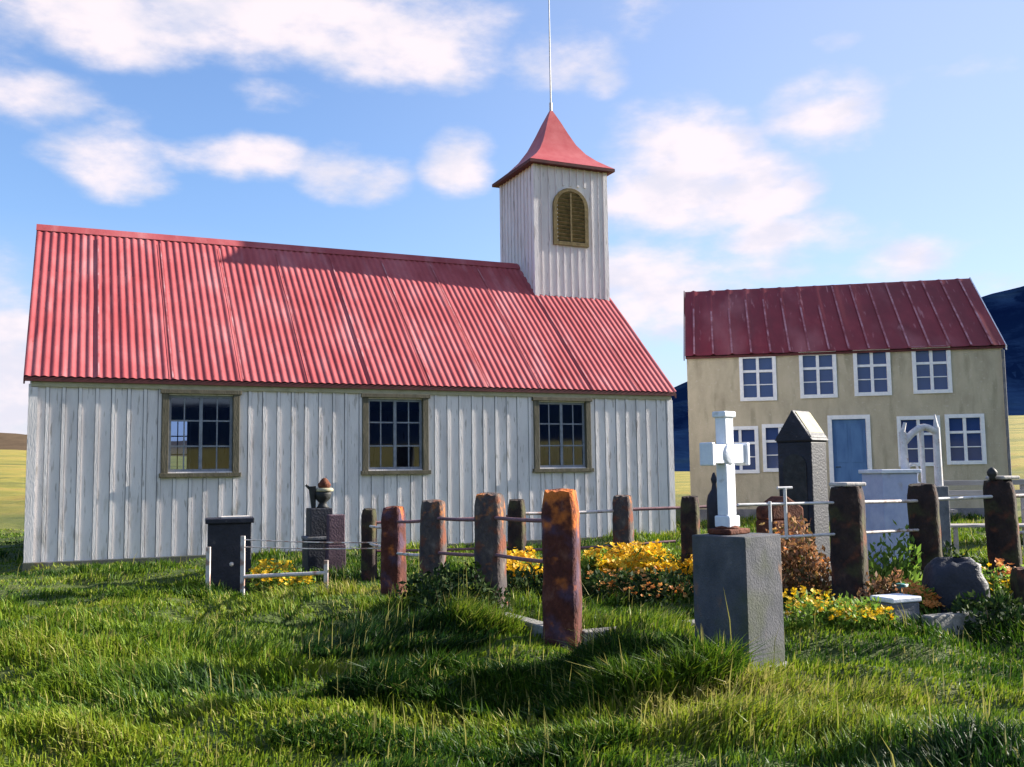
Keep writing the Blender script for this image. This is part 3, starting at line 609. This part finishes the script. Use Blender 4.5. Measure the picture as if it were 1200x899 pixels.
g1 = empty('gravestone', (-3.33, 11.6, 0), CH_A-.12, 'dark squat block gravestone with a pale top between thin white stakes', 'gravestone')
MB().box(-.27, .22, -.16, .18, -.2, .74).build('block', M['dark_stone'], g1, .012)
MB().box(-.30, .25, -.19, .21, .74, .80).build('cap', M['dark_stone'], g1, .01)
MB().box(-.12, .20, -.12, .16, .80, .815).build('cap_lichen', M['cap_stone'], g1)
MB().lathe([(.03, -.166), (.022, -.158)], n=7).build('lichen_spot', M['cap_stone'], g1)
bpy.data.objects['lichen_spot'].rotation_euler = (math.pi/2, 0, 0); bpy.data.objects['lichen_spot'].location = (.0, -.323, .27)
sk = [(-3.43, 11.05, .5), (-3.03, 11.0, .62), (-2.1, 11.0, .34)]
wf = empty('stake_fence', (-3.03, 11.0, 0), 0, 'low fence of thin white stakes and wires beside the squat dark gravestone', 'fence')
for x, y, h in sk: MB().box(-.022, .022, -.018, .018, -.2, h).build('stake', M['rail_paint'], wf).location = (x+3.03, y-11.0, 0)
MB().tube((0, 0, .17), (.93, 0, .2), .022).build('rail', M['rail_paint'], wf)
for z0, z1 in ((.58, .50), (.50, .44)):
    mb = MB(); rail(mb, (0, 0, z0), (-1.29+3.03, -.47, z1+.06), .006, .015); mb.build('wire', M['rail_paint'], wf)

g2 = empty('gravestone', (-2.50, 12.75, 0), CH_A, 'dark stepped gravestone topped by a small urn against the white church wall', 'gravestone')
MB().box(-.21, .21, -.17, .17, -.2, .46).build('plinth', M['dark_stone'], g2, .012)
MB().box(-.22, .20, -.18, .18, .46, .50).build('moulding', M['grey_stone'], g2, .008)
MB().box(-.17, .12, -.14, .14, .50, .86).build('shaft', M['dark_stone'], g2, .01)
MB().lathe([(.09, 0), (.06, .03), (.05, .07), (.10, .12), (.115, .18), (.11, .20), (.10, .21)], (.02, 0, .86), 16).build('urn', M['black_iron'], g2)
MB().lathe([(.12, 0), (.12, .03), (.10, .045)], (.04, 0, 1.072), 12).build('urn_lid', M['tan_trim'], g2)
MB().lathe([(.07, 0), (.09, .04), (.05, .10), (.02, .13)], (.04, 0, 1.117), 12).build('urn_flame', M['rust'], g2)
MB().tube((-.10, 0, .86), (-.12, 0, 1.14), .03, .05).tube((-.12, 0, 1.08), (-.20, 0, 1.16), .018).build('broken_bracket', M['black_iron'], g2)
g3 = empty('gravestone', (-2.28, 12.55, 0), CH_A, 'narrow maroon gravestone just right of the urn-topped stone', 'gravestone')
MB().box(-.11, .12, -.08, .08, -.2, .40).build('base', M['maroon_stone'], g3, .008)
MB().box(-.10, .11, -.07, .07, .40, .78).build('slab', M['maroon_stone'], g3, .01)

g4 = empty('iron_grave_marker', (2.12, 10.35, 0), CH_A, 'slim dark iron grave marker with a round finial behind the cross', 'grave marker')
MB().box(-.11, .11, -.11, .11, -.2, .5).build('base', M['black_iron'], g4, .01)
MB().lathe([(.085, .5), (.085, .95), (.07, 1.02), (.03, 1.08), (.02, 1.14), (.028, 1.16), (.034, 1.19), (.024, 1.22), (.008, 1.26)], n=16).build('column', M['dark_stone'], g4)
g5 = empty('rusty_grave_marker', (2.68, 9.9, 0), CH_A, 'rust red block shaped grave marker behind the pale rails', 'grave marker')
MB().box(-.20, .20, -.14, .14, -.2, .78).build('block', M['rust'], g5, .02)
gabled(MB(), .40, .26, .78, .90, 1.02).build('top', M['rust'], g5, .02)
g6 = empty('white_frame_monument', (4.85, 12.6, 0), R(12), 'pale blue pedestal bearing a white scrolled iron frame before the right-hand windows', 'monument')
MB().box(-.26, .24, -.24, .24, -.2, 1.21).build('pedestal', M['pale_stone'], g6, .012)
MB().box(-.29, .27, -.27, .27, 1.21, 1.26).build('cap', M['marble'], g6, .01)
MB().box(.242, .70, -.2, .2, -.2, 1.04).build('side_block', M['grey_stone'], g6, .015)
fm = MB(); fx0, fx1 = .22, .70
fm.tube((fx0, 0, 1.05), (fx0-.01, 0, 1.74), .055, .045); fm.tube((fx1, 0, .8), (fx1, 0, 1.80), .055, .045); fm.tube((fx1, 0, 1.80), (fx1-.01, 0, 1.97), .035, .008)
fm.tube((fx0-.03, 0, 1.68), (fx0+.03, 0, 1.86), .035, .02)
pts = [Vector((fx0+(fx1-fx0)*i/10, 0, 1.60+.20*math.sin(math.pi*min(1, i/10*.78)))) for i in range(11)]; fm.path(pts, .046)
pts = [Vector((fx0+(fx1-fx0)*i/8, 0, 1.16-.20*math.sin(math.pi*.5*i/8))) for i in range(9)]; fm.path(pts, .046)
fm.tube(((fx0+fx1)/2+.02, 0, 1.0), ((fx0+fx1)/2+.02, 0, 1.76), .03)
fm.path([Vector((fx0+.12+.07*math.cos(t/10*6.28), 0, 1.24+.09*math.sin(t/10*6.28))) for t in range(11)], .014)
fm.build('scroll_frame', M['white_iron'], g6)

# rocks
def rock(w, d, h, seed, cut=.0):
    m = MB(); nu, nv = 28, 14; vs = []
    for j in range(nv+1):
        ph = math.pi*j/nv
        for i in range(nu):
            th = 2*math.pi*i/nu; c, s = math.cos(th), math.sin(th); q = (abs(c)**4+abs(s)**4)**(-.25)
            zz = math.cos(ph); zz = math.copysign(abs(zz)**.6, zz); rr = math.sin(ph)**.45
            k = .86+.3*float(fbm(np.array(th*1.3+3*seed), np.array(ph*2.+seed), 3, seed))
            vs.append((c*q*rr*w/2*k, s*q*rr*d/2*k, zz*h*.5*k+h*.38))
    m.add(vs, [(j*nu+i, (j+1)*nu+i, (j+1)*nu+(i+1) % nu, j*nu+(i+1) % nu) for j in range(nv) for i in range(nu)], True); return m
bk = rock(.44, .36, .60, 3).build('boulder', M['dark_stone']); place(bk, 3.58, 8.05, 0); tag(bk, 'dark rounded boulder headstone in the flowers below the rightmost posts', 'boulder')
lk = empty('low_gravestone', (2.98, 7.75, 0), CH_A, 'small low stone block with a white top at the foot of the right-hand posts', 'gravestone')
MB().box(-.14, .14, -.11, .11, -.2, .25).build('block', M['grey_stone'], lk, .02); MB().box(-.15, .15, -.12, .12, .25, .29).build('top', M['marble'], lk, .01)
ek = rough_post(.2, .42, 77).build('stone_stub', M['dark_post']); place(ek, 4.32, 8.35, 0); tag(ek, 'short dark stone stub at the right edge among orange flowers', 'stone')
vs_ = MB().lathe([(.05, 0), (.075, .06), (.085, .14), (.06, .20), (.07, .23)], n=16).build('flower_vase', M['teal']); place(vs_, 3.25, 8.35, gz(3.25, 8.35)+.05); tag(vs_, 'teal vase holding leafy stems between the dark posts', 'vase')

# bench and barrel by the house
bn = empty('bench', (6.55, 13.5, 0), -.12, 'weathered grey wooden bench on the grass behind the right-hand posts', 'bench')
for z in (1.02, .88): MB().box(-.62, .62, .20, .23, z, z+.07).build('back_slat', M['grey_wood'], bn, .004)
for y in (-.22, -.07, .08): MB().box(-.62, .62, y, y+.12, .46, .49).build('seat_slat', M['grey_wood'], bn, .004)
for x in (-.55, .50):
    MB().box(x, x+.05, .231, .275, -.1, 1.10).build('leg', M['grey_wood'], bn, .004); MB().box(x, x+.05, -.2, -.15, -.1, .458).build('leg', M['grey_wood'], bn, .004)
    MB().box(x-.002, x+.052, -.22, .23, .66, .70).build('armrest', M['grey_wood'], bn, .004)
br = empty('barrel', (8.62, 16.0, 0), 0, 'blue barrel standing at the right-hand edge beyond the last post', 'barrel')
MB().lathe([(.27, -.1), (.29, .25), (.295, .30), (.29, .34), (.29, .60), (.295, .65), (.29, .69), (.27, 1.0)], n=24).build('drum', M['blue_paint'], br)
MB().lathe([(.28, 0), (.28, .03), (.26, .035)], (0, 0, 1.0), 24).build('lid', M['blue_paint'], br)

# ------------------------------------------------------------ plants
def leaves(name, cen, rad, n, size, m, up=.5, parent=None, kind=None, shape=2.2, flat=.0):
    """leaf sized faces spread through an ellipsoid standing on the ground"""
    u = rng.normal(size=(n, 3)); u /= np.linalg.norm(u, axis=1)[:, None]; r_ = rng.random(n)**(1/3)
    P = u*r_[:, None]*np.array(rad); P[:, 2] = np.abs(P[:, 2]); k = .6+.8*vn(P[:, 0]*9+cen[0]*5, P[:, 1]*9+P[:, 2]*6, 3); P[:, :2] *= k[:, None]; P[:, 2] *= k; P += np.array(cen)
    d = rng.normal(size=(n, 3)); d[:, 2] += up*2; d /= np.linalg.norm(d, axis=1)[:, None]
    s = np.cross(d, rng.normal(size=(n, 3))); s /= np.linalg.norm(s, axis=1)[:, None]
    L1 = size*(.6+.8*rng.random(n))[:, None]; wv = L1/shape*.5
    V = np.stack([P, P+d*L1*.5+s*wv, P+d*L1, P+d*L1*.5-s*wv], 1).reshape(-1, 3)
    q = np.arange(n*4).reshape(-1, 4); c = np.repeat(rng.random(n), 4); col = np.stack([c, c, c, np.ones_like(c)], -1)
    return np_mesh(name, V, q, np.zeros((0, 3), int), M[m], False, col, parent)
def stems(name, cen, rx, ry, h, n, parent, r=.004, m='bark'):
    mb = MB()
    for _ in range(n):
        a, q = random.random()*6.28, random.random(); x, y = rx*q*math.cos(a), ry*q*math.sin(a); hh = h*random.uniform(.6, 1)
        mb.tube((cen[0]+x*.5, cen[1]+y*.5, cen[2]-.05), (cen[0]+x, cen[1]+y, cen[2]+hh), r, r*.5, 4)
    return mb.build(name, M[m], parent)
def flowers(name, cen, rx, ry, z0, z1, n, size, m, parent=None):
    V = []; Q = []; C = []; base = 0
    for _ in range(n):
        a = random.random()*6.28; q = math.sqrt(random.random()); c = Vector((cen[0]+rx*q*math.cos(a), cen[1]+ry*q*math.sin(a), cen[2]))
        c.z += (z0+(z1-z0)*random.random()**.6)*(.55+.75*float(vn(np.array(c.x*5+cen[1]), np.array(c.y*5+rx), 5)))*(1-.15*q**3)
        nrm = Vector((random.gauss(0, .5), random.gauss(-.3, .5), 1)).normalized(); u = nrm.orthogonal().normalized(); w = nrm.cross(u); s = size*random.uniform(.6, 1.2); tnt = random.random(); ph = random.random()*6
        for k in range(5):
            t = ph+k*2*math.pi/5; t1, t2 = t-.5, t+.5
            d0 = u*math.cos(t)+w*math.sin(t); d1 = u*math.cos(t1)+w*math.sin(t1); d2 = u*math.cos(t2)+w*math.sin(t2)
            V += [c, c+d1*s*.75+nrm*s*.2, c+d0*s+nrm*s*.3, c+d2*s*.75+nrm*s*.2]; Q.append([base, base+1, base+2, base+3]); base += 4; C += [tnt]*4
    C = np.array(C); return np_mesh(name, np.array([tuple(v) for v in V]), np.array(Q), np.zeros((0, 3), int), M[m], False, np.stack([C, C, C, np.ones_like(C)], -1), parent)
def plant(name, label, cat, x, y, rx, ry, h, nl, lsz, lm, fl=None, group=None, shape=2.2, ns=14):
    z = gz(x, y); o = empty(name, (x, y, z), 0, label, cat, group)
    tag(stems('stem', (0, 0, 0), rx, ry, h*.9, ns, o), kind='stuff'); leaves('foliage', (0, 0, .0), (rx, ry, h), nl, lsz, lm, .5, o, shape=shape)
    if fl: tag(flowers('flower_head', (0, 0, 0), rx*.95, ry*.95, h*fl[3], h*1.05, fl[0], fl[1], fl[2], o), kind='stuff')
    return o
plant('yellow_flower_bed', 'dense bed of bright yellow flowers behind the thick rusty post, to its right', 'flowers', 1.66, 11.3, .92, .6, .36, 2600, .05, 'leaf_bright', (2100, .042, 'petal_yellow', .15))
plant('yellow_flower_bed', 'small clump of bright yellow flowers between the two nearest posts of the left row', 'flowers', .18, 11.3, .36, .4, .36, 1200, .05, 'leaf_bright', (600, .042, 'petal_yellow', .15))
plant('yellow_flower_bed', 'low patch of golden flowers inside the thin white stakes by the squat gravestone', 'flowers', -2.72, 11.5, .40, .3, .30, 900, .05, 'leaf_bright', (260, .032, 'petal_yellow', .3))
plant('peach_flower_plant', 'green plants flecked with peach flowers in front of the yellow flower bed', 'flowers', 1.35, 9.5, .7, .6, .24, 3600, .055, 'weed', (240, .026, 'petal_orange', .3))
plant('russet_shrub', 'low shrub with russet and orange leaves right of the concrete pedestal', 'shrub', 2.62, 9.25, .36, .35, .62, 2400, .06, 'rusty_leaf', (60, .028, 'petal_orange', .6))
plant('russet_shrub', 'thin russet leafed shrub against the foot of the first dark post right of the pedestal', 'shrub', 3.15, 8.35, .25, .25, .40, 1100, .05, 'rusty_leaf')
plant('leafy_plant', 'pale green leafy plant just right of the thick rusty post', 'plant', .92, 11.2, .22, .22, .42, 700, .08, 'leaf_bright', shape=2.8)
plant('leafy_plant', 'broad leaved green plant between the two middle dark posts on the right', 'plant', 3.52, 9.1, .32, .3, .60, 1300, .085, 'leaf_bright', shape=2.8)
plant('leafy_plant', 'dark green bushy plant filling the gap before the bench', 'plant', 4.5, 10.4, .5, .4, .42, 2200, .07, 'weed')
plant('orange_flower_plant', 'orange flower clump beside the small white topped stone', 'flowers', 3.30, 7.98, .16, .15, .36, 450, .05, 'leaf_bright', (70, .036, 'petal_orange', .6))
plant('orange_flower_plant', 'orange flower clump at the right edge by the dark stone stub', 'flowers', 4.45, 8.75, .18, .15, .42, 450, .05, 'leaf_bright', (70, .036, 'petal_orange', .6))
plant('yellow_weed_patch', 'yellow flowering weeds in the bright grass right of the pedestal', 'flowers', 2.45, 7.55, .45, .32, .22, 1800, .045, 'leaf_bright', (210, .026, 'petal_yellow', .4))
plant('yellow_weed_patch', 'pale yellow weeds between the boulder and the last dark post', 'flowers', 4.15, 8.6, .26, .25, .42, 1000, .045, 'leaf_bright', (60, .022, 'petal_yellow', .5))
plant('weed_clump', 'dark leafy weeds around the feet of the middle posts of the left row', 'weeds', -.45, 8.45, .42, .35, .50, 3600, .055, 'weed')
plant('weed_clump', 'tall dark weeds in front of the posts of the left row', 'weeds', -.75, 8.9, .3, .3, .46, 2400, .06, 'weed')
plant('weed_clump', 'dark weeds inside the enclosure behind the thick rusty post', 'weeds', .35, 9.6, .6, .5, .30, 3000, .055, 'weed')
plant('weed_clump', 'dark weeds round the boulder under the right-hand posts', 'weeds', 3.75, 7.75, .45, .3, .28, 2400, .055, 'weed')

# ------------------------------------------------------------ grass
def grass(name, label, n, ymin, ymax, xk, hmul, seed, wmul=1.0, p=1.6, area=None, cb=0):
    g = np.random.default_rng(seed)
    if area is None:
        u = g.random(n); y = (ymin**(2-p)+u*(ymax**(2-p)-ymin**(2-p)))**(1/(2-p)); x = (g.random(n)*2-1)*(xk*y+.6)
    else:
        cx, cy, rx, ry = area; a = g.random(n)*6.28; q = np.sqrt(g.random(n)); x = cx+rx*q*np.cos(a); y = cy+ry*q*np.sin(a)
    def out(O, A, L_, W_, mrg):
        dx, dy = x-O[0], y-O[1]; s = dx*math.cos(A)+dy*math.sin(A); t = -dx*math.sin(A)+dy*math.cos(A)
        return ~((s > -mrg) & (s < L_+mrg) & (t > -mrg) & (t < W_+mrg))
    ok = out(CO, CH_A, CL_, CW, .05) & out(HO, HS_A, HL, HW, .05)
    for cx, cy, rr in ((1.5, 6.42, .27), (3.24, 10.95, .3), (-3.33, 11.6, .3), (3.58, 8.05, .2)): ok &= np.hypot(x-cx, y-cy) > rr
    for (kx, ky), L_k in (((.35, 7.3), 2.3), ((3.2, 7.55), 2.0)):      # worn strip on the viewer's side of the kerbs
        ds = (x-kx)*math.cos(CH_A)+(y-ky)*math.sin(CH_A); dt = -(x-kx)*math.sin(CH_A)+(y-ky)*math.cos(CH_A)
        ok &= ~((ds > 0) & (ds < L_k) & (dt > -.16) & (dt < .08) & (g.random(n) < .85))
    x, y = x[ok], y[ok]; n = len(x)
    patch = fbm(x*.8, y*1.3, 3, 51); tus = fbm(x*2.6, y*2.6, 2, 61)
    keep = g.random(n) < (.35+1.1*tus); x, y, patch, tus = x[keep], y[keep], patch[keep], tus[keep]; n = len(x)
    h = (.035+.115*sst(.35, .7, patch)*sst(.2, .7, tus)+.02*g.random(n))*(.6+.8*g.random(n))*hmul*(1-.35*sst(2, 6, -x))
    z = ground_h(x, y)-.01
    wdir = fbm(x*.5, y*.5, 2, 71)*9; a = wdir+g.normal(0, .9, n); lean = np.abs(g.normal(.35, .3, n))*h*1.3
    w = (.0026+.0022*g.random(n))*wmul*(1+y*.08); fa_ = g.random(n)*6.28
    seed_ = g.random(n) < .0022; h = np.where(seed_, h*2.0+.08, h); w = np.where(seed_, w*.6, w)
    dx, dy = np.cos(a), np.sin(a); sx, sy = np.cos(fa_)*w, np.sin(fa_)*w
    V = np.zeros((n, 5, 3)); V[:, 0] = np.stack([x-sx, y-sy, z], 1); V[:, 1] = np.stack([x+sx, y+sy, z], 1)
    mx_, my = x+dx*lean*.3, y+dy*lean*.3; V[:, 2] = np.stack([mx_+sx*.8, my+sy*.8, z+h*.6], 1); V[:, 3] = np.stack([mx_-sx*.8, my-sy*.8, z+h*.6], 1)
    V[:, 4] = np.stack([x+dx*lean, y+dy*lean, z+h*(1-.15*np.minimum(lean/h, 1))], 1)
    b = np.arange(n)*5; q = np.stack([b, b+1, b+2, b+3], 1); t = np.stack([b+3, b+2, b+4], 1)
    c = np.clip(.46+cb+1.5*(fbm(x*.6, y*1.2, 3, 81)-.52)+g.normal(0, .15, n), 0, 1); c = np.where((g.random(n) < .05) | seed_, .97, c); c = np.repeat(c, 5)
    o = np_mesh(name, V.reshape(-1, 3), q, t, M['grass'], False, np.stack([c, c, c, np.ones_like(c)], -1)); tag(o, label, 'grass', kind='stuff'); return o
grass('grass', 'rough green grass covering the churchyard', 380000, 2.8, 24, .64, 1.0, 1)
for k, (cx, cy, rx, ry, n_, hm, lab) in enumerate([(-.95, 8.9, .35, .3, 1500, 2.6, 'tuft of tall pale grass at the feet of the two farthest posts of the left row'),
        (-.25, 7.6, .30, .2, 1300, 2.3, 'tuft of tall grass left of the thick rusty post'), (-1.3, 9.9, .3, .3, 900, 2.2, 'tuft of tall grass by the orange topped post')]):
    grass('grass_tuft', lab, n_, 0, 0, 0, hm, 40+k, .8, area=(cx, cy, rx, ry))
grass('grass_tuft', 'broad mat of long grass tinted dark as shadow left of the pedestal in the foreground', 17000, 0, 0, 0, 1.7, 71, 1.1, area=(.1, 6.0, 1.25, .5), cb=-.6)  # lowered tint paints the foreground shadow band into the blades
grass('grass_tuft', 'mat of long grass tinted dark as shadow below the left row of posts', 9000, 0, 0, 0, 1.9, 72, 1.1, area=(-.85, 7.5, .75, .5), cb=-.6)  # shade below the posts put into the blade colour
grass('grass_tuft', 'streak of grass tinted dark as shadow in the lower middle foreground', 8000, 0, 0, 0, 1.4, 73, 1.1, area=(-.3, 4.9, .9, .3), cb=-.5)  # front part of the shadow band, painted by darker blades

scn.cycles.samples = 96; scn.cycles.max_bounces = 5; scn.cycles.transmission_bounces = 4; scn.cycles.transparent_max_bounces = 6
